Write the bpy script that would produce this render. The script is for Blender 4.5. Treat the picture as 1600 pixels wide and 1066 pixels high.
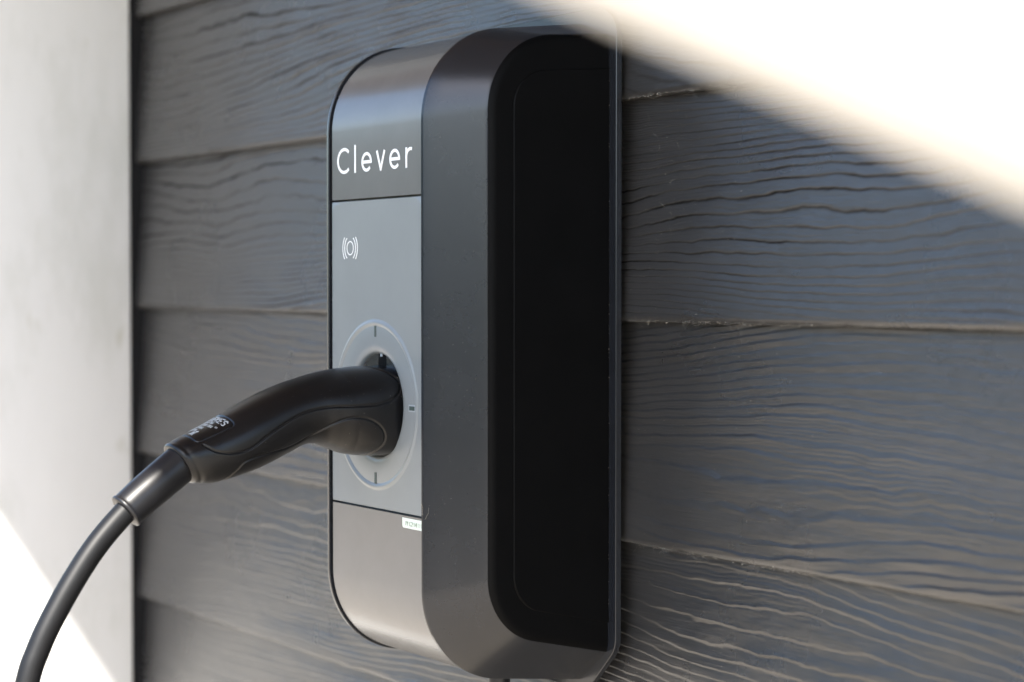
import bpy, bmesh, math, random
import numpy as np
from mathutils import Vector, Matrix

scene = bpy.context.scene
col = scene.collection
for o in list(bpy.data.objects):
    bpy.data.objects.remove(o)
random.seed(7)

# ------------------------------------------------------------------ camera
cam_data = bpy.data.cameras.new('camera')
cam = bpy.data.objects.new('camera', cam_data)
col.objects.link(cam)
cam.location = (0.0, -0.790, 0.0)
YAW, PITCH = math.radians(33.0), math.radians(1.62)
fwd = Vector((-math.cos(YAW) * math.cos(PITCH), math.sin(YAW) * math.cos(PITCH), -math.sin(PITCH)))
cam.rotation_euler = fwd.to_track_quat('-Z', 'Y').to_euler()
cam_data.lens = 70.0
cam_data.sensor_width = 36.0
cam_data.clip_start = 0.02
cam_data.clip_end = 500.0
cam_data.dof.use_dof = True
cam_data.dof.focus_distance = 1.335
cam_data.dof.aperture_fstop = 5.0
cam_data.dof.aperture_blades = 9
scene.camera = cam

# ------------------------------------------------------------------ sky, sun, exposure
SUN = Vector((0.50, -0.536, 0.75)).normalized()          # towards the sun
world = bpy.data.worlds.new('World')
scene.world = world
world.use_nodes = True
wn = world.node_tree
for n in list(wn.nodes):
    wn.nodes.remove(n)
wo = wn.nodes.new('ShaderNodeOutputWorld')
wb = wn.nodes.new('ShaderNodeBackground')
ws = wn.nodes.new('ShaderNodeTexSky')
ws.sky_type = 'NISHITA'
ws.sun_disc = False
ws.sun_elevation = math.asin(SUN.z)
ws.sun_rotation = math.atan2(SUN.x, SUN.y)
wb.inputs['Strength'].default_value = 0.11
ws.dust_density = 1.1
ws.ozone_density = 1.4
wn.links.new(ws.outputs[0], wb.inputs[0])
wn.links.new(wb.outputs[0], wo.inputs[0])
sd = bpy.data.lights.new('sun', 'SUN')
sd.energy = 3.6
sd.angle = math.radians(0.53)
sd.color = (1.0, 0.95, 0.87)
sun = bpy.data.objects.new('sun', sd)
col.objects.link(sun)
sun.rotation_euler = (-SUN).to_track_quat('-Z', 'Y').to_euler()
sun.location = SUN * 6
scene.view_settings.view_transform = 'Standard'
scene.view_settings.look = 'None'
scene.view_settings.gamma = 1.0
scene.view_settings.exposure = 2.24
scene.view_settings.use_curve_mapping = False

# ------------------------------------------------------------------ materials
def new_mat(name):
    m = bpy.data.materials.new(name)
    m.use_nodes = True
    nt = m.node_tree
    return m, nt, nt.nodes['Principled BSDF']

def N(nt, kind, **kw):
    n = nt.nodes.new(kind)
    for k, v in kw.items():
        setattr(n, k, v)
    return n

def coords(nt, scale=(1, 1, 1)):
    tc = N(nt, 'ShaderNodeTexCoord')
    mp = N(nt, 'ShaderNodeMapping')
    mp.inputs['Scale'].default_value = scale
    nt.links.new(tc.outputs['Object'], mp.inputs['Vector'])
    return mp.outputs['Vector']

def noise(nt, vec, scale, detail=4, rough=0.55):
    n = N(nt, 'ShaderNodeTexNoise')
    n.inputs['Scale'].default_value = scale
    n.inputs['Detail'].default_value = detail
    n.inputs['Roughness'].default_value = rough
    nt.links.new(vec, n.inputs['Vector'])
    return n.outputs['Fac']

def ramp(nt, fac, stops):
    r = N(nt, 'ShaderNodeValToRGB')
    el = r.color_ramp.elements
    el[0].position, el[0].color = stops[0][0], (*stops[0][1], 1)
    el[1].position, el[1].color = stops[-1][0], (*stops[-1][1], 1)
    for p, c in stops[1:-1]:
        e = el.new(p)
        e.color = (*c, 1)
    nt.links.new(fac, r.inputs['Fac'])
    return r.outputs['Color']

def bump(nt, bsdf, height, strength, dist):
    b = N(nt, 'ShaderNodeBump')
    b.inputs['Strength'].default_value = strength
    b.inputs['Distance'].default_value = dist
    nt.links.new(height, b.inputs['Height'])
    nt.links.new(b.outputs['Normal'], bsdf.inputs['Normal'])

def maprange(nt, fac, a, b):
    m = N(nt, 'ShaderNodeMapRange')
    m.inputs['To Min'].default_value = a
    m.inputs['To Max'].default_value = b
    nt.links.new(fac, m.inputs['Value'])
    return m.outputs['Result']

def plastic(name, c, rough, spec=0.5, grain=1600.0, depth=0.00003, vary=0.12, strength=0.35, metallic=0.0):
    m, nt, p = new_mat(name)
    v = coords(nt)
    f = noise(nt, v, 28.0, 6, 0.65)
    lo = tuple(x * (1 - vary) for x in c)
    hi = tuple(min(1, x * (1 + vary)) for x in c)
    nt.links.new(ramp(nt, f, [(0.3, lo), (0.7, hi)]), p.inputs['Base Color'])
    g = noise(nt, v, 45.0, 5, 0.7)
    nt.links.new(maprange(nt, g, rough - 0.015, rough + 0.015), p.inputs['Roughness'])
    p.inputs['Specular IOR Level'].default_value = spec
    p.inputs['Metallic'].default_value = metallic
    bump(nt, p, noise(nt, v, grain, 2, 0.5), strength, depth)
    return m

def plank_mat(name):
    m, nt, p = new_mat(name)
    v1 = coords(nt, (6, 60, 260))
    v2 = coords(nt, (1, 1, 1))
    fib = noise(nt, v1, 6.0, 5, 0.6)
    blot = noise(nt, v2, 7.0, 5, 0.6)
    mix = N(nt, 'ShaderNodeMath', operation='ADD')
    sc = N(nt, 'ShaderNodeMath', operation='MULTIPLY')
    sc.inputs[1].default_value = 0.55
    nt.links.new(fib, sc.inputs[0])
    nt.links.new(sc.outputs[0], mix.inputs[0])
    sc2 = N(nt, 'ShaderNodeMath', operation='MULTIPLY')
    sc2.inputs[1].default_value = 0.45
    nt.links.new(blot, sc2.inputs[0])
    nt.links.new(sc2.outputs[0], mix.inputs[1])
    c = ramp(nt, mix.outputs[0], [(0.30, (0.023, 0.0218, 0.0210)), (0.55, (0.035, 0.0335, 0.0322)), (0.8, (0.054, 0.051, 0.048))])
    at = N(nt, 'ShaderNodeAttribute', attribute_name='groove_shade')  # shade painted into the board grooves: darker base, less gloss
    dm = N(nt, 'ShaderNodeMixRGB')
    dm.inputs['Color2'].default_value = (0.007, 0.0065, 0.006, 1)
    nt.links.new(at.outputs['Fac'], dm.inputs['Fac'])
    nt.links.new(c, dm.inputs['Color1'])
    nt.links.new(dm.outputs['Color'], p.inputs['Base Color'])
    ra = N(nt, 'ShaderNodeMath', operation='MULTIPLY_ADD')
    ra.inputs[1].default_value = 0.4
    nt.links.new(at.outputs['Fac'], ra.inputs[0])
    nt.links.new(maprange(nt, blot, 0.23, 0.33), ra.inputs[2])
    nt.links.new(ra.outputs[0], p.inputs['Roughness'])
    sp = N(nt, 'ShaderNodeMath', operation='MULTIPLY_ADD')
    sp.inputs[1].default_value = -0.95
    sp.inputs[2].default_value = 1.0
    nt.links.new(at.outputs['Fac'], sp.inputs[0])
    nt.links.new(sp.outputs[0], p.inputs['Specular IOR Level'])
    pore = noise(nt, coords(nt, (25, 60, 420)), 6.0, 3, 0.6)
    hs_ = N(nt, 'ShaderNodeMath', operation='MULTIPLY_ADD')
    hs_.inputs[1].default_value = 0.6
    nt.links.new(pore, hs_.inputs[0])
    nt.links.new(fib, hs_.inputs[2])
    bump(nt, p, hs_.outputs[0], 0.45, 0.0005)
    return m

def white_wood_mat(name):
    m, nt, p = new_mat(name)
    v1 = coords(nt, (60, 60, 3))
    v2 = coords(nt, (8, 8, 3.0))
    fib = noise(nt, v1, 3.0, 5, 0.6)
    blot = noise(nt, v2, 1.6, 5, 0.65)
    cb = ramp(nt, blot, [(0.32, (0.64, 0.635, 0.60)), (0.5, (0.735, 0.725, 0.705)), (0.75, (0.76, 0.75, 0.73))])
    spot = noise(nt, coords(nt, (9, 16, 7)), 1.9, 2, 0.4)
    cs = ramp(nt, spot, [(0.70, (1, 1, 1)), (0.80, (0.78, 0.77, 0.70))])
    mx = N(nt, 'ShaderNodeMixRGB', blend_type='MULTIPLY')
    mx.inputs['Fac'].default_value = 1.0
    nt.links.new(cb, mx.inputs['Color1'])
    nt.links.new(cs, mx.inputs['Color2'])
    nt.links.new(mx.outputs['Color'], p.inputs['Base Color'])
    p.inputs['Roughness'].default_value = 0.55
    bump(nt, p, fib, 0.25, 0.0008)
    return m

def simple_mat(name, c, rough, spec=0.5, scale=20.0, vary=0.2, bstr=0.3, bdist=0.002):
    m, nt, p = new_mat(name)
    v = coords(nt)
    f = noise(nt, v, scale, 6, 0.65)
    lo = tuple(x * (1 - vary) for x in c)
    hi = tuple(min(1, x * (1 + vary)) for x in c)
    nt.links.new(ramp(nt, f, [(0.3, lo), (0.7, hi)]), p.inputs['Base Color'])
    p.inputs['Roughness'].default_value = rough
    p.inputs['Specular IOR Level'].default_value = spec
    bump(nt, p, f, bstr, bdist)
    return m

M = {}
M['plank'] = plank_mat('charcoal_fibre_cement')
M['backing'] = simple_mat('black_membrane', (0.008, 0.008, 0.009), 0.8, 0.2)
M['white'] = white_wood_mat('white_paint')
M['housing'] = plastic('graphite_satin_plastic', (0.013, 0.0145, 0.018), 0.24, 0.55, 1500, 0.00003, 0.12, 0.7)
M['side'] = plastic('black_satin_plastic', (0.0028, 0.0028, 0.003), 0.45, 0.08, 2200, 0.00002, 0.15, 0.4)
M['cover'] = plastic('anthracite_satin_cover', (0.12, 0.117, 0.114), 0.22, 0.9, 2600, 0.000006, 0.05, 0.3)
M['panel'] = plastic('blue_grey_panel', (0.20, 0.216, 0.220), 0.28, 0.5, 2600, 0.000012, 0.04, 0.4)
M['tick'] = plastic('tick_grey_green', (0.045, 0.065, 0.06), 0.5)
M['ring'] = plastic('pale_ring', (0.33, 0.36, 0.385), 0.32, 0.5, 2600, 0.00001, 0.04, 0.3)
M['print'] = simple_mat('white_print', (0.82, 0.83, 0.82), 0.5, 0.4, 60, 0.03, 0.0, 0.0001)
M['socket'] = plastic('pale_grey_socket', (0.30, 0.34, 0.36), 0.4)
M['hole'] = simple_mat('black_void', (0.004, 0.004, 0.004), 0.8, 0.1)
M['handle'] = plastic('black_soft_grip', (0.0055, 0.0055, 0.0062), 0.30, 0.34, 1900, 0.00004, 0.25, 0.6)
M['rubber'] = plastic('black_rubber', (0.008, 0.008, 0.0095), 0.37, 0.45, 1500, 0.00004, 0.2, 0.4)
M['cable'] = plastic('cable_sheath', (0.006, 0.0062, 0.007), 0.50, 0.30, 1500, 0.00004, 0.2, 0.4)
M['label_print'] = simple_mat('grey_label_print', (0.50, 0.52, 0.53), 0.5, 0.3, 60, 0.05, 0.0, 0.0001)
M['leaf'] = simple_mat('added_hedge_leaf', (0.05, 0.085, 0.03), 0.6, 0.3, 8.0, 0.4, 0.0, 0.001)
M['sticker'] = simple_mat('sticker_paper', (0.72, 0.78, 0.69), 0.6, 0.3, 40, 0.03, 0.1, 0.0002)
M['ink'] = simple_mat('grey_green_ink', (0.38, 0.43, 0.36), 0.7, 0.2)
M['dust'] = simple_mat('pale_dust', (0.45, 0.415, 0.36), 0.9, 0.1)
M['ground'] = simple_mat('beige_gravel', (0.41, 0.36, 0.295), 0.9, 0.2, 9.0, 0.3, 0.6, 0.01)
M['soffit'] = simple_mat('brown_timber', (0.185, 0.13, 0.09), 0.7, 0.3, 6.0, 0.3, 0.3, 0.003)

# ------------------------------------------------------------------ mesh helpers
def link(name, me, mat, parent=None):
    o = bpy.data.objects.new(name, me)
    col.objects.link(o)
    if mat is not None:
        me.materials.append(mat)
    if parent is not None:
        o.parent = parent
        o.matrix_parent_inverse = parent.matrix_basis.inverted()
    return o

def mesh(name, verts, faces, mat, parent=None, smooth=True, sharp=40.0):
    me = bpy.data.meshes.new(name)
    me.from_pydata([tuple(map(float, v)) for v in verts], [], faces)
    me.validate()
    bm = bmesh.new()
    bm.from_mesh(me)
    bmesh.ops.recalc_face_normals(bm, faces=bm.faces)
    bm.to_mesh(me)
    bm.free()
    if smooth:
        me.shade_smooth()
        if sharp:
            me.set_sharp_from_angle(angle=math.radians(sharp))
    return link(name, me, mat, parent)

def grid_faces(nu, nv, wrap=False):
    f = []
    mv = nv if wrap else nv - 1
    for i in range(nu - 1):
        for j in range(mv):
            j2 = (j + 1) % nv
            f.append((i * nv + j, i * nv + j2, (i + 1) * nv + j2, (i + 1) * nv + j))
    return f

def fast_grid(name, P, mat, parent=None):
    """P: (nu, nv, 3) array -> grid mesh, fast."""
    nu, nv, _ = P.shape
    idx = np.arange(nu * nv).reshape(nu, nv)
    q = np.stack([idx[:-1, :-1], idx[1:, :-1], idx[1:, 1:], idx[:-1, 1:]], -1).reshape(-1, 4)
    me = bpy.data.meshes.new(name)
    me.vertices.add(nu * nv)
    me.vertices.foreach_set('co', P.reshape(-1).astype(np.float32))
    nf = len(q)
    me.loops.add(nf * 4)
    me.loops.foreach_set('vertex_index', q.reshape(-1).astype(np.int32))
    me.polygons.add(nf)
    me.polygons.foreach_set('loop_start', np.arange(0, nf * 4, 4, dtype=np.int32))
    me.update(calc_edges=True)
    me.shade_smooth()
    return link(name, me, mat, parent)

def empty(name, loc):
    o = bpy.data.objects.new(name, None)
    o.empty_display_size = 0.05
    o.location = loc
    col.objects.link(o)
    return o

def tag(o, label, cat=None, group=None, kind=None):
    o['label'] = label
    if cat:
        o['category'] = cat
    if group:
        o['group'] = group
    if kind:
        o['kind'] = kind

def box(name, lo, hi, mat, parent=None, bevel=0.0):
    bm = bmesh.new()
    bmesh.ops.create_cube(bm, size=1.0)
    for v in bm.verts:
        v.co = Vector([(lo[i] + hi[i]) / 2 + v.co[i] * (hi[i] - lo[i]) for i in range(3)])
    if bevel:
        bmesh.ops.bevel(bm, geom=bm.edges[:], offset=bevel, segments=3, profile=0.5, affect='EDGES')
    me = bpy.data.meshes.new(name)
    bm.to_mesh(me)
    bm.free()
    me.shade_smooth()
    me.set_sharp_from_angle(angle=math.radians(35))
    return link(name, me, mat, parent)

def tube(name, pts, radii, mat, parent=None, seg=24, cap=True, smooth=True):
    pts = [Vector(p) for p in pts]
    n = len(pts)
    if not hasattr(radii, '__len__'):
        radii = [radii] * n
    V, F = [], []
    up = Vector((1, 0, 0))
    for i in range(n):
        t = (pts[min(i + 1, n - 1)] - pts[max(i - 1, 0)]).normalized()
        a = (up - t * up.dot(t))
        if a.length < 1e-4:
            a = Vector((0, 0, 1)) - t * t.z
        a.normalize()
        up = a
        b = t.cross(a)
        for k in range(seg):
            w = 2 * math.pi * k / seg
            V.append(pts[i] + (a * math.cos(w) + b * math.sin(w)) * radii[i])
    F = grid_faces(n, seg, True)
    if cap:
        F.append(tuple(range(seg)))
        F.append(tuple(range((n - 1) * seg, n * seg)))
    return mesh(name, V, F, mat, parent, smooth, 50)

def catmull(P, per=12):
    P = np.asarray(P, float)
    Q = np.vstack([2 * P[0] - P[1], P, 2 * P[-1] - P[-2]])
    out = []
    for i in range(1, len(Q) - 2):
        p0, p1, p2, p3 = Q[i - 1], Q[i], Q[i + 1], Q[i + 2]
        for t in np.linspace(0, 1, per, endpoint=False):
            out.append(0.5 * ((2 * p1) + (-p0 + p2) * t + (2 * p0 - 5 * p1 + 4 * p2 - p3) * t * t + (-p0 + 3 * p1 - 3 * p2 + p3) * t ** 3))
    out.append(Q[-2])
    return np.array(out)

# gradient noise in numpy
def pnoise(x, y, seed=0):
    rng = np.random.RandomState(seed)
    perm = rng.permutation(256)
    perm = np.concatenate([perm, perm])
    ang = rng.rand(256) * 2 * np.pi
    xi = np.floor(x).astype(int)
    yi = np.floor(y).astype(int)
    xf, yf = x - xi, y - yi
    u = xf ** 3 * (xf * (xf * 6 - 15) + 10)
    v = yf ** 3 * (yf * (yf * 6 - 15) + 10)
    def g(ix, iy, dx, dy):
        h = perm[(perm[ix & 255] + iy) & 255]
        return np.cos(ang[h]) * dx + np.sin(ang[h]) * dy
    n00 = g(xi, yi, xf, yf)
    n10 = g(xi + 1, yi, xf - 1, yf)
    n01 = g(xi, yi + 1, xf, yf - 1)
    n11 = g(xi + 1, yi + 1, xf - 1, yf - 1)
    return (n00 * (1 - u) + n10 * u) * (1 - v) + (n01 * (1 - u) + n11 * u) * v

# ------------------------------------------------------------------ ground and eave
g = mesh('ground', [(-60, -60, -1.25), (60, -60, -1.25), (60, 60, -1.25), (-60, 60, -1.25)], [(0, 1, 2, 3)], M['ground'], None, False)
g['kind'] = 'structure'

ZS = 1.0
def edge_y(x):
    return -0.142 - (0.668 + 0.09 * (x + 1.926)) / 0.84
eave = empty('roof_eave', (-1.3, -0.4, ZS))
tag(eave, 'brown timber roof eave overhanging the plank wall', 'eave')
XE = [-3.2, 0.10, 0.25, 1.2]                           # step-out at right added to keep the white beam in shade
YE = [edge_y(-3.2), edge_y(0.10), -1.52, -1.52]
def slab(name, f0, f1, gap, z0, z1):
    top = [(x, 0.05 + (y - 0.05) * f0 - gap) for x, y in zip(XE, YE)]
    bot = [(x, 0.05 + (y - 0.05) * f1) for x, y in zip(XE, YE)]
    ring_ = top + bot[::-1]
    n = len(ring_)
    V = [(p[0], p[1], z0) for p in ring_] + [(p[0], p[1], z1) for p in ring_]
    F = [(i, (i + 1) % n, n + (i + 1) % n, n + i) for i in range(n)]
    for i in range(3):
        F += [(i, i + 1, 6 - i, 7 - i), (n + i, n + 7 - i, n + 6 - i, n + i + 1)]
    mesh(name, V, F, M['soffit'], eave, False)
for i in range(9):
    slab('soffit_board', i / 9, (i + 1) / 9, 0.004, ZS, ZS + 0.02)
slab('roof_deck', 0, 1, 0.0, ZS + 0.022, ZS + 0.12)

def added_hedge():  # added out of view: gives the reflections a dark horizon
    xs = np.linspace(-26, 14, 480)
    us = np.linspace(0, 1, 60)
    rows = []
    for x in xs:
        tall = 1.85 + 0.95 * min(1.0, max(0.0, (-3.0 - x) / 2.0))   # lower at right to tune the bevel's reflections
        pr = []
        for u in us:                                  # up the near side, over the top, down the far side
            if u < 0.4:
                y, z = -8.0, -1.25 + tall * u / 0.4
            elif u < 0.6:
                y, z = -8.0 - 1.1 * (u - 0.4) / 0.2, tall - 1.25
            else:
                y, z = -9.1, tall - 1.25 - tall * (u - 0.6) / 0.4
            pr.append((x, y, z))
        rows.append(pr)
    P = np.array(rows)
    a = P[..., 0]
    b = np.repeat((us * 8)[None], len(xs), 0)
    n = 0.30 * pnoise(a * 1.1, b * 1.1, 91) + 0.22 * pnoise(a * 3.7, b * 3.7, 92) + 0.16 * pnoise(a * 9, b * 9, 93)
    P[..., 2] += n * (us * (1 - us) * 4)[None]
    P[..., 1] += n * np.sign(0.5 - us)[None]
    return fast_grid('added_hedge', P, M['leaf'])
hd = added_hedge()
tag(hd, 'dark green leafy row added out of view to darken reflections', 'added_hedge')

# ------------------------------------------------------------------ plank wall
wall = empty('plank_wall', (-0.9, 0.03, -1.25))
tag(wall, 'wall of dark charcoal wood-grain lap boards behind the charger', 'wall')
box('wall_backing', (-1.99, 0.032, -1.25), (0.6, 0.06, 1.0), M['backing'], wall)
EXPO = 0.1487
Z0 = -0.0245           # lower lip of the board just under eye level
XL = -1.926

def plank(k, hires):
    zb = Z0 + k * EXPO
    if hires:
        xs = np.concatenate([np.arange(XL, -0.66, 0.0025), np.arange(-0.66, 0.6, 0.012)])
        ss = np.linspace(0.0036, EXPO + 0.010, 330)
    else:
        xs = np.arange(XL, 0.6, 0.02)
        ss = np.linspace(0.0036, EXPO + 0.010, 60)
    Xg, S = np.meshgrid(xs, ss, indexing='ij')
    sd = 400 + 13 * k
    xo = Xg + 7.3 * k
    n1 = pnoise(xo * 1.3, S * 9.0 + 3.1 * k, sd)
    n2 = pnoise(xo * 4.2, S * 16.0 + 1.7 * k, sd + 1)
    n3 = pnoise(xo * 13.0, S * 40.0, sd + 2)
    n4 = pnoise(xo * 45.0, S * 110.0, sd + 5)
    dens = 148.0
    phi = S * dens + 8.0 * n1 + 2.0 * n2 + 0.42 * n3 + 0.20 * n4 + 0.08 * pnoise(xo * 140.0, S * 220.0, sd + 14)
    fr = phi - np.floor(phi)
    # terraces: slow rise, fast fall (a groove at each ring), softened
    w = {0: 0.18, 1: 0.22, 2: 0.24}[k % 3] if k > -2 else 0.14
    saw = np.where(fr < 1 - w, fr / (1 - w), 0.5 + 0.5 * np.cos((fr - (1 - w)) / w * np.pi))
    ring_id = np.floor(phi).astype(int)
    rng = np.random.RandomState(sd + 3)
    amp_ring = 0.45 + 0.75 * rng.rand(512)[ring_id & 511]
    soft = np.clip(0.70 + 1.3 * pnoise(xo * 1.7 + 4, S * 11.0, sd + 4), 0.30, 1.0)
    prof = saw if (k % 3) == 2 else 1.0 - saw        # which way the little steps face
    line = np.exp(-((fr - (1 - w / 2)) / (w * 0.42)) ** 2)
    if k % 3 == 0:
        prof = 0.75 * (1.0 - saw) - 0.6 * line
    amp_ring = amp_ring * np.clip(0.95 + 1.2 * pnoise(xo * 17.0, S * 70.0, sd + 15), 0.15, 1.3)
    shade = np.clip(line * soft * amp_ring * {0: 1.45, 1: 0.95, 2: 0.12}[k % 3] * (1.0 if k > -2 else 0.25), 0, 1.0)  # painted shade along the ring lines, strength set per board
    ph2 = phi * 3.4 + 0.5 * pnoise(xo * 22, S * 60, sd + 12)
    fine = 0.5 + 0.5 * np.cos(2 * np.pi * ph2)
    fmask = np.clip(0.35 + 1.6 * pnoise(xo * 2.3 + 9, S * 17.0, sd + 13), 0, 1)
    h = 0.00030 * fine * fmask + (0.00090 if k % 3 == 2 else 0.00125) * amp_ring * soft * prof
    h += 0.00022 * pnoise(xo * 5, S * 120.0, sd + 6) + 0.00009 * pnoise(xo * 16, S * 420.0, sd + 7)
    h += 0.0007 * pnoise(xo * 2.0, S * 6.0, sd + 8)
    edge = np.clip(S / 0.006, 0, 1)
    # lip at y=0, board leans back to y=+0.0105 under the one above
    base = 0.0105 * S / EXPO
    Y = base - h * (0.35 + 0.65 * edge) + 0.0004
    Z = zb + S
    P = np.stack([Xg, Y, Z], -1)
    # rounded worn lower edge and the underside
    lipn = 0.0006 * pnoise(xs * 60 + k * 3.3, xs * 0 + 0.5, sd + 9) + 0.0004 * pnoise(xs * 190 + k, xs * 0 + 1.5, sd + 10)
    rows = []
    y0 = P[:, 0, 1]
    for a in (0.0, 0.3, 0.62, 0.86, 1.0):
        w1 = a * math.pi / 2
        rr = 0.0036
        rows.append(np.stack([xs, y0 + rr * (1 - math.cos(w1)), zb + rr - rr * math.sin(w1) + lipn * math.sin(w1)], -1))
    rows.append(np.stack([xs, np.full_like(xs, 0.0125), zb + lipn * 0.5], -1))
    extra = np.stack(rows[1:][::-1], 1)
    P = np.concatenate([extra, P], 1)
    D = np.concatenate([np.zeros((len(xs), extra.shape[1])), shade], 1)
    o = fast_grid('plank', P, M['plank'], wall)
    at = o.data.attributes.new('groove_shade', 'FLOAT', 'POINT')
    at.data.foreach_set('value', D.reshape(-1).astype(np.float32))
    return o

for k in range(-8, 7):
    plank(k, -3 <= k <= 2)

# black edge strip between the boards and the white post
box('edge_strip', (-1.950, -0.0035, -1.25), (-1.9262, 0.031, 1.0), M['backing'], wall)

# ------------------------------------------------------------------ white post
post = box('white_post', (-2.03, -0.168, -1.25), (-1.926, -0.0045, 0.998), M['white'], None, 0.003)
tag(post, 'white painted post with a sunlit lower corner at the left end of the plank wall', 'post')

# ------------------------------------------------------------------ wall charger
CX = -1.184
charger = empty('wall_charger', (CX, 0.0, -0.275))
tag(charger, 'graphite electric car wall charger with rounded ends and plug inserted', 'car charger')
XR1, XR2 = -1.117, -1.085
mm = 0.001

def path(ctop, rtop, ttop, cbot, rbot, tbot, yend=-0.006):
    """U-shaped side outline: wall(top) -> front -> wall(bottom); list of (y,z), equal sampling for every call."""
    P = []
    t0 = math.radians(ttop)
    a = (ctop[0] - rtop * math.sin(t0), ctop[1] + rtop * math.cos(t0))
    zt = a[1] + (yend - a[0]) * math.tan(t0)
    for i in range(8):
        f = i / 8
        P.append((yend + (a[0] - yend) * f, zt + (a[1] - zt) * f))
    n = 28
    for i in range(n + 1):
        t = t0 + (math.pi / 2 - t0) * i / n
        P.append((ctop[0] - rtop * math.sin(t), ctop[1] + rtop * math.cos(t)))
    yf1, yf2 = ctop[0] - rtop, cbot[0] - rbot
    for i in range(1, 24):
        f = i / 24
        P.append((yf1 + (yf2 - yf1) * f, ctop[1] + (cbot[1] - ctop[1]) * f))
    t1 = math.radians(tbot)
    for i in range(n + 1):
        t = math.pi / 2 - (math.pi / 2 - t1) * i / n
        P.append((cbot[0] - rbot * math.sin(t), cbot[1] - rbot * math.cos(t)))
    b = P[-1]
    zb = b[1] - (yend - b[0]) * math.tan(t1)
    for i in range(1, 9):
        f = i / 8
        P.append((b[0] + (yend - b[0]) * f, b[1] + (zb - b[1]) * f))
    return np.array(P)

def inward(P):
    T = np.gradient(P, axis=0)
    T /= np.linalg.norm(T, axis=1)[:, None]
    return np.stack([-T[:, 1], T[:, 0]], -1)      # left of travel = inside (towards the wall)

E1 = path((-0.0695, 0.1065), 0.064, 6.4, (-0.0695, -0.2000), 0.064, 6.4)
E2 = path((-0.0490, 0.1120), 0.052, 4.0, (-0.0570, -0.1900), 0.044, 13.0)
N1, N2 = inward(E1), inward(E2)
if N1[len(N1) // 2][0] < 0:
    N1, N2 = -N1, -N2

def housing():
    rows = []
    for i in range(len(E1)):
        e1, e2, n1, n2 = E1[i], E2[i], N1[i], N2[i]
        sec = []
        def add(x, yz):
            sec.append((x, yz[0], yz[1]))
        add(XR1 - 0.0029, e1 + n1 * 0.0050)
        add(XR1 - 0.0029, e1 + n1 * 0.0004)
        add(XR1 - 0.0025, e1)
        add(XR1 - 0.0003, e1)
        L = np.array([XR2 - XR1, *(e2 - e1)])
        p1 = np.array([XR1, *e1])
        add(*((p1 + L * 0.012)[0], (p1 + L * 0.012)[1:]))
        for f in (0.25, 0.5, 0.72):
            q = p1 + L * f
            add(q[0], q[1:])
        a = p1 + L * 0.90
        c = np.array([XR2, *e2])
        b = np.array([XR2, *(e2 + n2 * 0.0045)])
        for t in (0, 0.2, 0.4, 0.6, 0.8, 1.0):
            q = a * (1 - t) ** 2 + 2 * c * t * (1 - t) + b * t * t
            add(q[0], q[1:])
        sec = np.array(sec)
        left = sec[::-1].copy()
        left[:, 0] = 2 * CX - left[:, 0]
        rows.append(np.vstack([left, sec]))
    P = np.array(rows)
    nu, nv, _ = P.shape
    F = grid_faces(nu, nv)
    F.append(tuple(i * nv + nv - 1 for i in range(nu)))
    F.append(tuple(i * nv for i in range(nu)))
    return mesh('housing', P.reshape(-1, 3), F, M['housing'], charger, True, 32)
hs = housing()
# the side skins are black
hs.data.materials.append(M['side'])
nv_h = 28
for p in hs.data.polygons:
    j = p.index % (nv_h - 1)
    if p.index >= len(E1) * (nv_h - 1) - (nv_h - 1) or j >= nv_h - 5 or j <= 3:
        p.material_index = 1

# side access panels (slightly proud, hairline joint)
def side_panel(xs, sgn):
    S = path((-0.0590, 0.1150), 0.0255, 4.5, (-0.0590, -0.1900), 0.0255, 13.0, -0.0065)
    n = inward(S)
    if n[len(n) // 2][0] < 0:
        n = -n
    V = []
    layers = [(0.0, -0.001), (0.0, 0.0005), (0.0006, 0.0010)]
    for off, dx in layers:
        for i in range(len(S)):
            q = S[i] + n[i] * off
            V.append((xs + sgn * dx, min(q[0], -0.0065 - off), q[1]))
    m = len(S)
    F = []
    for l in range(len(layers) - 1):
        for i in range(m):
            j = (i + 1) % m
            F.append((l * m + i, l * m + j, (l + 1) * m + j, (l + 1) * m + i))
    F.append(tuple(range(2 * m, 3 * m)))
    return mesh('side_panel', V, F, M['side'], charger, True, 30)
side_panel(XR2, 1)
side_panel(2 * CX - XR2, -1)

# back plate, 45 degree lower corners
def back_plate():
    hw = 0.1078
    out = []
    zt, zb, c, ct = 0.1865, -0.2785, 0.034, 0.013
    pts = [(-hw, zb + c), (-hw + c, zb), (hw - c, zb), (hw, zb + c), (hw, zt - ct), (hw - ct, zt), (-hw + ct, zt), (-hw, zt - ct)]
    poly = []
    m = len(pts)
    for i in range(m):                                   # round every corner
        p0, p1, p2 = [Vector(pts[(i + d) % m]) for d in (-1, 0, 1)]
        a = p1 + (p0 - p1).normalized() * 0.008
        b = p1 + (p2 - p1).normalized() * 0.008
        for t in np.linspace(0, 1, 6):
            poly.append(a * (1 - t) ** 2 + p1 * 2 * t * (1 - t) + b * t * t)
    V = []
    n = len(poly)
    for y, s in ((-0.0040, 0.0), (-0.0080, 0.0), (-0.0084, 0.0004)):
        for p in poly:
            q = p.copy()
            q.x -= s * np.sign(p.x)
            q.y -= s * np.sign(p.y + 0.05)
            V.append((CX + q.x, y, q.y))
    F = []
    for l in range(2):
        for i in range(n):
            j = (i + 1) % n
            F.append((l * n + i, l * n + j, (l + 1) * n + j, (l + 1) * n + i))
    F.append(tuple(range(2 * n, 3 * n)))
    F.append(tuple(range(n)))
    return mesh('back_plate', V, F, M['housing'], charger, True, 35)
back_plate()

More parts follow.
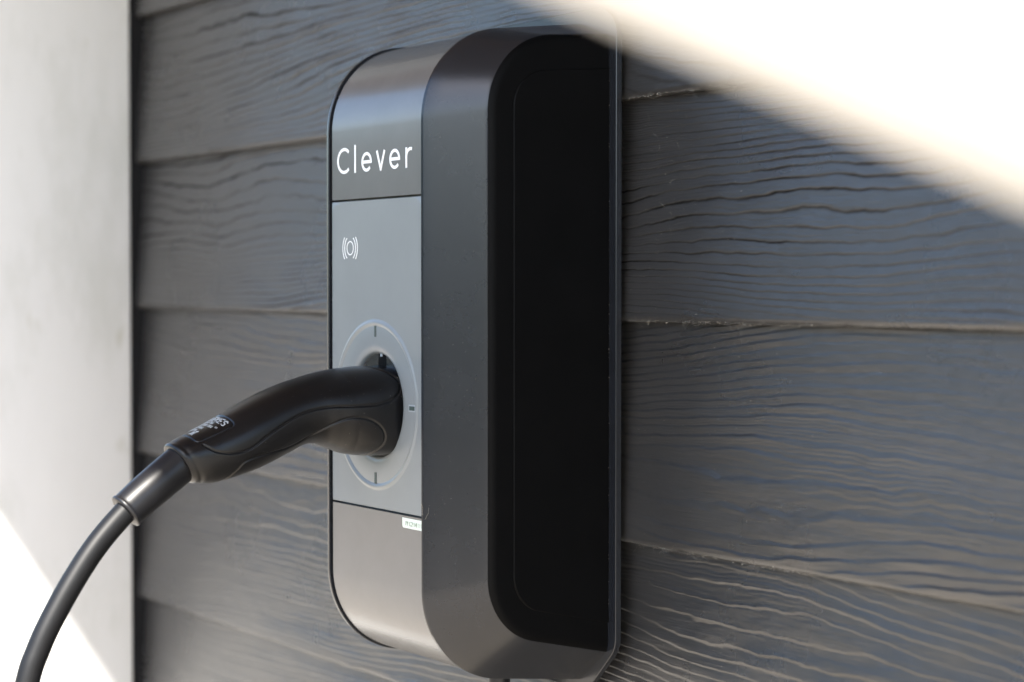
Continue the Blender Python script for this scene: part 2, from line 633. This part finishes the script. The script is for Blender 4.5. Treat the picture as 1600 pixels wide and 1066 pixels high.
# front covers: curved strips following the outline, recessed between the rims
BL, BR = -1.2460, -1.1205
def strip(name, idx, z_cut, mat):
    pts = [E1[i] + N1[i] * 0.0015 for i in idx]
    nn = [N1[i] for i in idx]
    if z_cut is not None:                                # trim/extend the flat end to z_cut
        if idx[-1] > idx[0] and idx[0] == 0:
            pts.append(np.array([pts[-1][0], z_cut])); nn.append(nn[-1])
        else:
            pts.insert(0, np.array([pts[0][0], z_cut])); nn.insert(0, nn[0])
    rows = []
    for p, n in zip(pts, nn):
        sec = [(BL, *(p + n * 0.003)), (BL, *(p + n * 0.0006)), (BL + 0.0006, *p)]
        for f in (0.25, 0.5, 0.75):
            sec.append((BL + (BR - BL) * f, *p))
        sec += [(BR - 0.0006, *p), (BR, *(p + n * 0.0006)), (BR, *(p + n * 0.003))]
        rows.append(sec)
    P = np.array(rows)
    nu, nv, _ = P.shape
    F = grid_faces(nu, nv)
    F.append(tuple(range(nv)))
    F.append(tuple((nu - 1) * nv + j for j in range(nv)))
    return mesh(name, P.reshape(-1, 3), F, mat, charger, True, 32)
ZT, ZB = 0.0585, -0.1525          # seams
top_idx = [i for i in range(len(E1)) if E1[i][1] > ZT + 0.002]
bot_idx = [i for i in range(len(E1)) if E1[i][1] < ZB - 0.003]
top_cover = strip('top_cover', top_idx, ZT + 0.0007, M['cover'])
bottom_cover = strip('bottom_cover', bot_idx, ZB - 0.0007, M['cover'])
YF = -0.132

# middle panel with the socket opening, funnel lip and raised ring
SC = (-1.1835, -0.0815)           # socket centre x, z
def mid_panel():
    xl, xr, zt, zb = BL - SC[0], BR - SC[0], ZT - 0.0007 - SC[1], ZB + 0.0007 - SC[1]
    angs = set(np.linspace(0, 2 * math.pi, 144, endpoint=False).tolist())
    for cx in (xl, xr):
        for cz in (zt, zb):
            angs.add(math.atan2(cz, cx) % (2 * math.pi))
    angs = sorted(angs)
    prof = [(0.0345, 0.009), (0.0345, 0.0042), (0.0350, 0.0026), (0.0359, 0.0013), (0.0372, 0.0005), (0.0390, 0.0001), (0.0410, 0.0),
            (0.0528, 0.0), (0.0534, 0.0001), (0.0541, -0.0003), (0.0549, -0.0008), (0.0557, -0.0010), (0.0565, -0.0008), (0.0573, -0.0003), (0.0580, 0.0), (0.0586, 0.0)]
    V, F = [], []
    n = len(angs)
    for r, d in prof:
        for a in angs:
            V.append((SC[0] + r * math.cos(a), YF + d, SC[1] + r * math.sin(a)))
    def rect(a, s):
        c, si = math.cos(a), math.sin(a)
        k = min([(xr - s) / c if c > 1e-9 else 9, (xl + s) / c if c < -1e-9 else 9, (zt - s) / si if si > 1e-9 else 9, (zb + s) / si if si < -1e-9 else 9])
        return k * c, k * si
    for s, d in ((0.0025, 0.0), (0.0005, 0.0), (0.0, 0.0005), (0.0, 0.003)):
        for a in angs:
            x, z = rect(a, s)
            V.append((SC[0] + x, YF + d, SC[1] + z))
    m = len(prof) + 4
    for l in range(m - 1):
        for i in range(n):
            j = (i + 1) % n
            F.append((l * n + i, l * n + j, (l + 1) * n + j, (l + 1) * n + i))
    return mesh('front_panel', V, F, M['panel'], charger, True, 32)
front_panel = mid_panel()
# small marks around the ring
def plate(name, pts, y0, y1, mat, parent):
    n = len(pts)
    V = [(p[0], y0, p[1]) for p in pts] + [(p[0], y1, p[1]) for p in pts]
    F = [tuple(range(n)), tuple(range(2 * n - 1, n - 1, -1))] + [(i, (i + 1) % n, n + (i + 1) % n, n + i) for i in range(n)]
    return mesh(name, V, F, mat, parent, False)
for ang in (0, 90, 180, 270):
    a = math.radians(ang)
    d = Vector((math.cos(a), math.sin(a)))
    t = Vector((-d.y, d.x))
    c = Vector(SC)
    w = 0.0011 if ang % 180 else 0.0014
    r0, r1 = (0.0462, 0.0536) if ang % 180 else (0.0462, 0.0530)
    q = [c + d * r0 + t * w, c + d * r1 + t * w, c + d * r1 - t * w, c + d * r0 - t * w]
    if ang % 180 == 0:
        e = 0.0009
        plate('tick_frame', [c + d * (r0 - e) + t * (w + e), c + d * (r1 + e) + t * (w + e), c + d * (r1 + e) - t * (w + e), c + d * (r0 - e) - t * (w + e)], YF - 0.0002, YF + 0.0006, M['ring'], front_panel)
    plate('tick_mark', q, YF - 0.0004, YF + 0.0006, M['tick'], front_panel)

# socket face inside the opening, with its locking slot
def disc(name, r, y, mat, parent, n=64, depth=0.004):
    pts = [(SC[0] + r * math.cos(2 * math.pi * i / n), SC[1] + r * math.sin(2 * math.pi * i / n)) for i in range(n)]
    return plate(name, pts, y, y + depth, mat, parent)
socket = disc('socket', 0.0344, YF + 0.0036, M['socket'], charger)
sx, sz = -1.1800, -0.0512
plate('locking_slot', [(sx - 0.0052, sz - 0.0052), (sx + 0.0052, sz - 0.0052), (sx + 0.0046, sz + 0.0062), (sx - 0.0046, sz + 0.0062)], YF + 0.0032, YF + 0.0040, M['hole'], socket)
plate('locking_pin', [(sx - 0.0012, sz + 0.0025), (sx + 0.0012, sz + 0.0025), (sx + 0.0012, sz + 0.0060), (sx - 0.0012, sz + 0.0060)], YF + 0.0024, YF + 0.0038, M['socket'], socket)

# ------------------------------------------------------------------ lettering (flat print) from strokes
def strokes_mesh(name, strokes, width, to3d, mat, parent):
    V, F = [], []
    LIFT = []
    for si, st in enumerate(strokes):
        pts = [Vector(p) for p in st]
        n = len(pts)
        base = len(V)
        for i in range(n):
            if i == 0:
                t = (pts[1] - pts[0])
            elif i == n - 1:
                t = pts[-1] - pts[-2]
            else:
                t = (pts[i + 1] - pts[i]).normalized() + (pts[i] - pts[i - 1]).normalized()
            t.normalize()
            k = Vector((-t.y, t.x)) * width / 2
            V.append(pts[i] + k)
            V.append(pts[i] - k)
            LIFT += [1 + 0.22 * (si % 4)] * 2
        for i in range(n - 1):
            F.append((base + 2 * i, base + 2 * i + 1, base + 2 * i + 3, base + 2 * i + 2))
    m = len(V)
    V3 = [to3d(v.x, v.y, l) for v, l in zip(V, LIFT)] + [to3d(v.x, v.y, 0) for v in V]
    F3 = list(F) + [tuple(m + i for i in f[::-1]) for f in F]
    cnt = {}
    for f in F:
        for i in range(4):
            e = (f[i], f[(i + 1) % 4])
            cnt[tuple(sorted(e))] = cnt.get(tuple(sorted(e)), 0) + 1
    for f in F:
        for i in range(4):
            e = (f[i], f[(i + 1) % 4])
            if cnt[tuple(sorted(e))] == 1:
                F3.append((e[0], m + e[0], m + e[1], e[1]))
    return mesh(name, V3, F3, mat, parent, False)

def arc(cx, cz, rx, rz, a0, a1, n=28):
    return [(cx + rx * math.cos(math.radians(a0 + (a1 - a0) * i / n)), cz + rz * math.sin(math.radians(a0 + (a1 - a0) * i / n))) for i in range(n + 1)]

ZBASE, CAP, XH = 0.0770, 0.0950, 0.0905
def letter_e(x0, x1):
    cx, rx, cz, rz = (x0 + x1) / 2, (x1 - x0) / 2 - 0.0011, (ZBASE + XH) / 2, (XH - ZBASE) / 2 - 0.0011
    return [arc(cx, cz, rx, rz, 0, 318), [(cx - rx, cz), (cx + rx + 0.0010, cz)]]
cxo = CX
def lx(v):
    return cxo + v * mm
W = 0.0021
glyphs = []
ccx, crz = lx(-43.2), (CAP - ZBASE) / 2 - W / 2
glyphs.append([arc(ccx, (CAP + ZBASE) / 2, 0.0093, crz, 46, 314)])
glyphs.append([[(lx(-27.5), ZBASE), (lx(-27.5), CAP + 0.0012)]])
glyphs.append(letter_e(lx(-18.4), lx(-3.9)))
glyphs.append([[(lx(3.2), XH), (lx(8.9), ZBASE)], [(lx(8.1), ZBASE), (lx(13.8), XH)]])
glyphs.append(letter_e(lx(20.4), lx(34.7)))
glyphs.append([[(lx(43.0), ZBASE), (lx(43.0), XH)], arc(lx(48.6), XH - 0.0062, 0.0056, 0.0051, 180, 72, 14)])
def onface(x, z, top):
    return (x, YF - (0.00018 * top if top else -0.0002), z)
for gph in glyphs:
    strokes_mesh('letter', gph, W, onface, M['print'], top_cover)

# contactless reader symbol
ic = (-1.2190, 0.0253)
sym = [arc(*ic, 0.0046, 0.0046, 0, 360, 40)]
for r, wdt in ((0.0078, 55), (0.0107, 42)):
    sym.append(arc(*ic, r, r * 0.95 + 0.0010, -wdt, wdt, 16))
    sym.append(arc(*ic, r, r * 0.95 + 0.0010, 180 - wdt, 180 + wdt, 16))
strokes_mesh('reader_symbol', sym, 0.0007, onface, M['print'], front_panel)

# paper sticker on the lower cover with a faint printed code
st_pts = []
xa, xb, za, zb_ = -1.1468, -1.1212, -0.1612, -0.1546
for (cx, cz, a0) in ((xb, zb_, None), (xa, zb_, None), (xa + 0.0018, za + 0.0018, 180), (xb, za, None)):
    if a0 is None:
        st_pts.append((cx, cz))
    else:
        for i in range(6):
            w = math.radians(a0 + 90 * i / 5)
            st_pts.append((cx + 0.0018 * math.cos(w), cz + 0.0018 * math.sin(w)))
plate('sticker', st_pts, YF - 0.0002, YF + 0.0002, M['sticker'], bottom_cover)
code = []
xk = xa + 0.0042
for gl in ('Y', 'Y', '', 'C', '2', '', 'H', '4', '', 'I', 'I', 'I'):
    a, b, c_, d_ = xk, xk + 0.0014, -0.1595, -0.1567
    if gl == 'Y':
        code += [[(a, d_), ((a + b) / 2, (c_ + d_) / 2)], [(b, d_), ((a + b) / 2, (c_ + d_) / 2)], [((a + b) / 2, (c_ + d_) / 2), ((a + b) / 2, c_)]]
    elif gl == 'C':
        code += [arc((a + b) / 2, (c_ + d_) / 2, 0.0008, 0.0013, 50, 310, 10)]
    elif gl == '2':
        code += [[(a, d_), (b, d_ - 0.0003), (b, (c_ + d_) / 2), (a, c_), (b, c_)]]
    elif gl == 'H':
        code += [[(a, c_), (a, d_)], [(b, c_), (b, d_)], [(a, (c_ + d_) / 2), (b, (c_ + d_) / 2)]]
    elif gl == '4':
        code += [[(b, c_), (b, d_), (a, c_ + 0.001), (b + 0.0003, c_ + 0.001)]]
    elif gl == 'I':
        code += [[(a, c_), (a, d_)]]
    xk += 0.0023 if gl else 0.0010
strokes_mesh('sticker_code', code, 0.0004, lambda x, z, t: (x, YF - (0.0004 * t if t else 0.0001), z), M['ink'], bottom_cover)

# ------------------------------------------------------------------ charging plug and cable
plug = empty('charging_cable', (CX, -0.13, -0.085))
tag(plug, 'black charging plug with curved handle and cable pushed into the charger socket', 'charging cable')
ST = [  # (top y,z) (bottom y,z) half width, mm
    ((-122.0, -55.6), (-122.0, -115.2), 31.8),
    ((-128.0, -55.4), (-128.0, -115.2), 32.4),
    ((-145.0, -55.2), (-142.0, -115.4), 32.2),
    ((-164.0, -56.6), (-157.0, -113.6), 30.6),
    ((-178.0, -59.0), (-170.0, -108.8), 28.4),
    ((-190.0, -62.0), (-180.0, -105.6), 26.6),
    ((-203.0, -65.7), (-190.0, -106.3), 25.4),
    ((-218.0, -71.2), (-203.0, -111.8), 24.8),
    ((-235.0, -79.2), (-219.0, -118.8), 24.2),
    ((-251.0, -87.4), (-236.0, -124.2), 22.8),
    ((-266.0, -94.2), (-251.0, -127.6), 20.6),
    ((-275.5, -98.4), (-260.0, -128.2), 18.8),
    ((-279.5, -100.6), (-264.2, -127.6), 17.4)]
ctl = np.array([[*t, *b, w] for t, b, w in ST])
RES = catmull(ctl, 42) * mm                       # rows along the handle
def handle_frame(row):
    c = np.array([(row[0] + row[2]) / 2, (row[1] + row[3]) / 2])
    u = np.array([row[0] - row[2], row[1] - row[3]]) / 2
    return c, u, row[4]
def section(row, th, out=0.0):
    c, u, b = handle_frame(row)
    n = 2.3 + 0.9 * min(1.0, max(0.0, (0.165 + row[0]) / 0.035))
    ct, st = np.cos(th), np.sin(th)
    k = (np.abs(ct) ** n + np.abs(st) ** n) ** (-1 / n)
    a = np.linalg.norm(u)
    uu = u / a
    yz = c[None] + np.outer(ct * k * (a + out), uu)
    return np.stack([CX + st * k * (b + out), yz[:, 0], yz[:, 1]], -1)
NT = 300
TH = np.linspace(0, 2 * np.pi, NT, endpoint=False)
HP = np.array([section(r, TH) for r in RES])
# seams, given as side-view outlines (y, z in mm) at the near flank
SX = 0.022
seamA = [(-142.5, -55), (-133, -60.5), (-129, -67), (-134.5, -75), (-147, -79.2), (-164, -80.0), (-183, -80.4), (-202, -84.6), (-221, -95), (-235, -104.6), (-246.5, -107.6), (-258, -106.4), (-266, -102)]
seamB = [(-248.5, -126.5), (-243, -118.5), (-239, -113.8), (-228, -110.2), (-207, -105.8), (-193, -99.4), (-178.5, -91.6), (-166.5, -87.7), (-154, -89), (-144.5, -95), (-141, -103.8), (-145, -112), (-150, -117)]
def seam_dist(seam, YZ):
    S = catmull(np.array(seam), 14) * mm
    A, B = S[:-1], S[1:]
    d = np.full(len(YZ), 9.0)
    for a, b in zip(A, B):
        ab = b - a
        t = np.clip(((YZ - a) @ ab) / (ab @ ab), 0, 1)
        d = np.minimum(d, np.linalg.norm(YZ - a - t[:, None] * ab, axis=1))
    return d
shape = HP.shape
flat = HP.reshape(-1, 3)
# outward normals in the section
cen = np.repeat(np.array([[CX, *handle_frame(r)[0]] for r in RES]), NT, axis=0)
nrm = flat - cen
nrm /= np.linalg.norm(nrm, axis=1)[:, None]
dmin = np.minimum(seam_dist(seamA, flat[:, 1:]), seam_dist(seamB, flat[:, 1:]))
dep = 0.00085 * np.exp(-(dmin / 0.00055) ** 2)
# label recess outline
rows_u = np.repeat(np.arange(len(RES)), NT)
th_all = np.tile((TH + np.pi) % (2 * np.pi) - np.pi, len(RES))
seglen = np.concatenate([[0], np.cumsum([np.linalg.norm(handle_frame(RES[i + 1])[0] - handle_frame(RES[i])[0]) for i in range(len(RES) - 1)])])
arc_u = seglen[rows_u]
end_u = seglen[-1]
LU0, LU1 = end_u - 0.0350, end_u - 0.0080         # label extent along the handle
LT0, LT1 = -0.95, 0.80                             # label extent around it (radians)
def rr_sdf(u, v, u0, u1, v0, v1, r):
    x = np.abs(u - (u0 + u1) / 2) - (u1 - u0) / 2 + r
    y = np.abs(v - (v0 + v1) / 2) - (v1 - v0) / 2 + r
    return np.hypot(np.maximum(x, 0), np.maximum(y, 0)) + np.minimum(np.maximum(x, y), 0) - r
RAD = 0.021
lab = rr_sdf(arc_u, th_all * RAD, LU0, LU1, LT0 * RAD, LT1 * RAD, 0.0035)
dep += 0.0007 * np.exp(-(lab / 0.00045) ** 2) + 0.0003 * (lab < 0)
# joint between the mating collar and the grip
dep += 0.0004 * np.exp(-((flat[:, 1] + 0.1265) / 0.0006) ** 2)
flat = flat - nrm * dep[:, None]
HP = flat.reshape(shape)
# rounded rear end: rings shrinking towards the boot
endc = np.array([CX, *handle_frame(RES[-1])[0]])
axis2 = handle_frame(RES[-1])[0] - handle_frame(RES[-6])[0]
axis2 /= np.linalg.norm(axis2)
axis = np.array([0, *axis2])
rings = [HP]
for f, adv in ((0.992, 0.0010), (0.975, 0.0021), (0.945, 0.0032), (0.90, 0.0041), (0.84, 0.0046), (0.76, 0.0046), (0.66, 0.0040)):
    rings.append((endc + (HP[-1] - endc) * f + axis * adv)[None])
HP = np.concatenate(rings, 0)
closed = np.concatenate([HP, HP[:, :1]], 1)
handle = fast_grid('plug_handle', closed, M['handle'], plug)
bm = bmesh.new(); bm.from_mesh(handle.data)
bmesh.ops.remove_doubles(bm, verts=bm.verts, dist=1e-6)
bmesh.ops.recalc_face_normals(bm, faces=bm.faces)
bm.to_mesh(handle.data); bm.free()
handle.data.shade_smooth()

# printing on the handle's rating plate: lines run across the handle
def on_handle(v, u, top):
    """v: metres around (0 = crest, + towards the near flank), u: metres along"""
    i = int(np.clip(np.searchsorted(seglen, u), 0, len(RES) - 1))
    j = min(i + 1, len(RES) - 1)
    p = section(RES[i], np.array([v / RAD]), 0.00012 * (top - 1) if top else -0.0006)[0]
    return tuple(p)
def rate_strokes():
    out = []
    # maker's name, letters upright towards the socket
    L = {'M': [[(0, 0), (0, 1), (.5, .35), (1, 1), (1, 0)]], 'E': [[(1, 0), (0, 0), (0, 1), (1, 1)], [(0, .5), (.8, .5)]],
         'N': [[(0, 0), (0, 1), (1, 0), (1, 1)]], 'K': [[(0, 0), (0, 1)], [(1, 1), (.1, .5), (1, 0)]],
         'S': [[(1, .85), (.6, 1), (.1, .9), (.1, .62), (.9, .4), (.9, .1), (.4, 0), (0, .15)]]}
    v0 = -0.0168
    for ch in 'MENNEKES':
        for s in L[ch]:
            out.append([(v0 + p[0] * 0.0028, LU0 + 0.0066 - p[1] * 0.0046) for p in s])
        v0 += 0.0038
    return out
strokes_mesh('maker_name', rate_strokes(), 0.00068, on_handle, M['label_print'], handle)
rnd = random.Random(4)
fine = []
for line, (du, h, v_end) in enumerate(((0.0098, 0.0020, 0.006), (0.0130, 0.0020, 0.009), (0.0165, 0.0020, 0.003), (0.0200, 0.0022, 0.001))):
    v = -0.016
    while v < v_end:
        wd = rnd.uniform(0.0007, 0.0013)
        u = LU0 + du
        kind = rnd.random()
        if kind < 0.4:
            fine.append([(v, u), (v, u - h)])
        elif kind < 0.75:
            fine.append([(v, u - h), (v + wd, u - h), (v + wd, u)])
        else:
            fine.append([(v, u), (v + wd / 2, u - h), (v + wd, u)])
        v += wd + 0.0007
for k in range(2):
    fine.append([(0.0105 + k * 0.0012, LU0 + 0.0108), (0.0105 + k * 0.0012, LU0 + 0.0095)])
strokes_mesh('small_print', fine, 0.0004, on_handle, M['label_print'], handle)
bx, bu = 0.0035, LU0 + 0.0240
bin_s = [[(bx - 0.0016, bu - 0.0040), (bx - 0.0012, bu), (bx + 0.0012, bu), (bx + 0.0016, bu - 0.0040), (bx - 0.0016, bu - 0.0040)],
         [(bx - 0.0024, bu - 0.0044), (bx + 0.0024, bu + 0.0006)], [(bx + 0.0024, bu - 0.0044), (bx - 0.0024, bu + 0.0006)]]
strokes_mesh('bin_symbol', bin_s, 0.0005, on_handle, M['label_print'], handle)

# strain relief boot and cable
def v3(p):
    return (CX, p[0] * mm, p[1] * mm)
boot_c = catmull(np.array([(-268, -110.5), (-276, -116.0), (-290, -126.2), (-301, -134.4), (-310, -141.6)]), 8)
nb_ = len(boot_c)
br = [(12.8 - 1.0 * i / (nb_ - 1)) * mm for i in range(nb_)]
bp = [v3(p) for p in boot_c]
d = Vector(bp[-1]) - Vector(bp[-2]); d.normalize()
lip = []
for adv, r in ((0.0004, 0.0119), (0.0008, 0.0122), (0.0018, 0.0123), (0.0027, 0.0120), (0.0031, 0.0113), (0.0032, 0.0098), (0.0026, 0.0085)):
    lip.append((Vector(bp[-1]) + d * adv, r))
tube('boot', bp + [tuple(p) for p, r in lip], br + [r for p, r in lip], M['rubber'], plug, 48)
cab = catmull(np.array([(-300, -133.5), (-311.5, -142.6), (-330.5, -162.2), (-346.5, -184.0), (-361, -207.8), (-369.5, -225), (-376.5, -244.4), (-389, -300), (-396, -380), (-388, -520), (-360, -700), (-330, -880), (-330, -1050), (-380, -1180), (-470, -1234), (-620, -1242), (-900, -1242)]), 12)
tube('cable', [v3(p) for p in cab], 0.0075, M['cable'], plug, 32)

# ------------------------------------------------------------------ supply cable below the charger
sup = tube('supply_cable', [(-1.184, -0.032, -0.255), (-1.184, -0.032, -0.300), (-1.184, -0.031, -0.5), (-1.184, -0.028, -0.9), (-1.184, -0.030, -1.249)], 0.0078, M['rubber'], None, 24)
tag(sup, 'black supply cable leaving the underside of the wall charger', 'cable')

# ------------------------------------------------------------------ white beam slanting through the near upper right corner
def beam():
    p1 = Vector((-0.2901, -0.5909, 0.0569))
    p2 = Vector((-0.2451, -0.5235, 0.0211))
    ax = (p2 - p1).normalized()
    view = fwd.normalized()
    thick = (view - ax * view.dot(ax)).normalized()
    up = ax.cross(thick)
    if up.z < 0:
        up = -up
    a, b = p1 - ax * 0.30, p2 + ax * 0.46
    V = []
    r = 0.003
    prof = [(r, 0), (0.10 - r, 0), (0.10, r), (0.10, 0.045 - r), (0.10 - r, 0.045), (r, 0.045), (0, 0.045 - r), (0, r)]
    for e in (a, b):
        for u, t in prof:
            V.append(e + up * u + thick * t)
    n = len(prof)
    F = [(i, (i + 1) % n, n + (i + 1) % n, n + i) for i in range(n)] + [tuple(range(n)), tuple(range(n, 2 * n))]
    return mesh('white_beam', V, F, M['white'], None, False)
bmn = beam()
tag(bmn, 'bright white beam, out of focus, slanting across the upper right corner', 'beam')

# ------------------------------------------------------------------ dust and cobweb on the boards and the charger's edge
rd = random.Random(11)
V, F = [], []
def speck(p, s):
    b = len(V)
    for k in range(4):
        V.append((p[0] + rd.uniform(-s, s), p[1] + rd.uniform(-s, s) * 0.5, p[2] + rd.uniform(-s, s)))
    F.extend([(b, b + 1, b + 2), (b, b + 2, b + 3), (b, b + 3, b + 1), (b + 1, b + 3, b + 2)])
def fibre(p, length, drift, r):
    pts = [Vector(p)]
    dirv = Vector(drift).normalized()
    n = 7
    for i in range(n):
        dirv = (dirv + Vector((rd.uniform(-.5, .5), rd.uniform(-.3, .2), rd.uniform(-.6, .6)))).normalized()
        pts.append(pts[-1] + dirv * length / n)
    b = len(V)
    for i, q in enumerate(pts):
        for w in (0, 2.09, 4.19):
            V.append((q.x, q.y + r * math.sin(w), q.z + r * math.cos(w)))
    for i in range(n):
        for k in range(3):
            F.append((b + 3 * i + k, b + 3 * i + (k + 1) % 3, b + 3 * i + 3 + (k + 1) % 3, b + 3 * i + 3 + k))
for i in range(420):
    x = -1.072 + abs(rd.gauss(0, 0.085))
    z = rd.uniform(-0.30, 0.15)
    s = ((z - Z0) % EXPO)
    speck((x, 0.0105 * s / EXPO - 0.0014, z), rd.choice((0.00016, 0.0002, 0.00028, 0.00042)))
for k in (-2, -1, 0, 1):
    zl = Z0 + k * EXPO
    for i in range(330):
        x = -1.075 + abs(rd.gauss(0, 0.16))
        speck((x, rd.uniform(0.0002, 0.0016), zl + rd.uniform(-0.0004, 0.0012)), rd.uniform(0.00012, 0.0005))
        if i % 22 == 0 and x < -0.90:
            for q in range(3):
                fibre((x + rd.uniform(-.003, .003), rd.uniform(-0.0005, 0.001), zl + rd.uniform(-0.002, 0.0005)), rd.uniform(0.003, 0.007), (rd.choice((-1, 1)), 0, rd.uniform(-.2, .1)), 0.000035)
for i in range(40):
    x = -1.06 + abs(rd.gauss(0, 0.06))
    z = rd.uniform(-0.02, 0.12)
    fibre((x, 0.003, z), rd.uniform(0.002, 0.006), (rd.uniform(-1, 1), 0, rd.uniform(-1, 1)), 0.00004)
for i in range(70):
    z = rd.uniform(-0.24, 0.15)
    speck((XR2 + 0.0014, -0.0088, z), rd.uniform(0.0001, 0.0004))
for i in range(30):
    speck((XR2 - rd.uniform(0.0, 0.03), -0.0062, -0.2485 - rd.uniform(-0.002, 0.02)), rd.uniform(0.0002, 0.0004))
for i in range(220):                                  # chamfer face of the housing
    f = rd.random()
    z = rd.gauss(-0.10, 0.09)
    if -0.19 < z < 0.10:
        speck((XR1 + (XR2 - XR1) * f * 0.8 + 0.0002, -0.1335 + 0.0325 * f * 0.8 - 0.0002, z), rd.choice((0.00008, 0.0001, 0.00016, 0.00025)))
for i in range(170):                                  # plug handle, most of it near the socket
    r_ = RES[min(len(RES) - 1, int(abs(rd.gauss(0, 0.33)) * len(RES)))]
    q = section(r_, np.array([rd.uniform(0.5, 2.6)]), 0.0001)[0]
    speck(q, rd.choice((0.00008, 0.0001, 0.00014, 0.00028)))
fibre((-1.117, -0.134, -0.150), 0.012, (0.6, -0.2, 1), 0.00008)
fibre((-1.116, -0.133, -0.153), 0.010, (0.6, 0.2, 0.7), 0.00008)
fibre((-1.255, -0.134, -0.138), 0.022, (-0.8, -0.3, 0.6), 0.00007)
dust = mesh('dust', V, F, M['dust'], None, False)
tag(dust, 'pale dust specks and cobweb threads on boards beside the charger', 'dust', None, 'stuff')
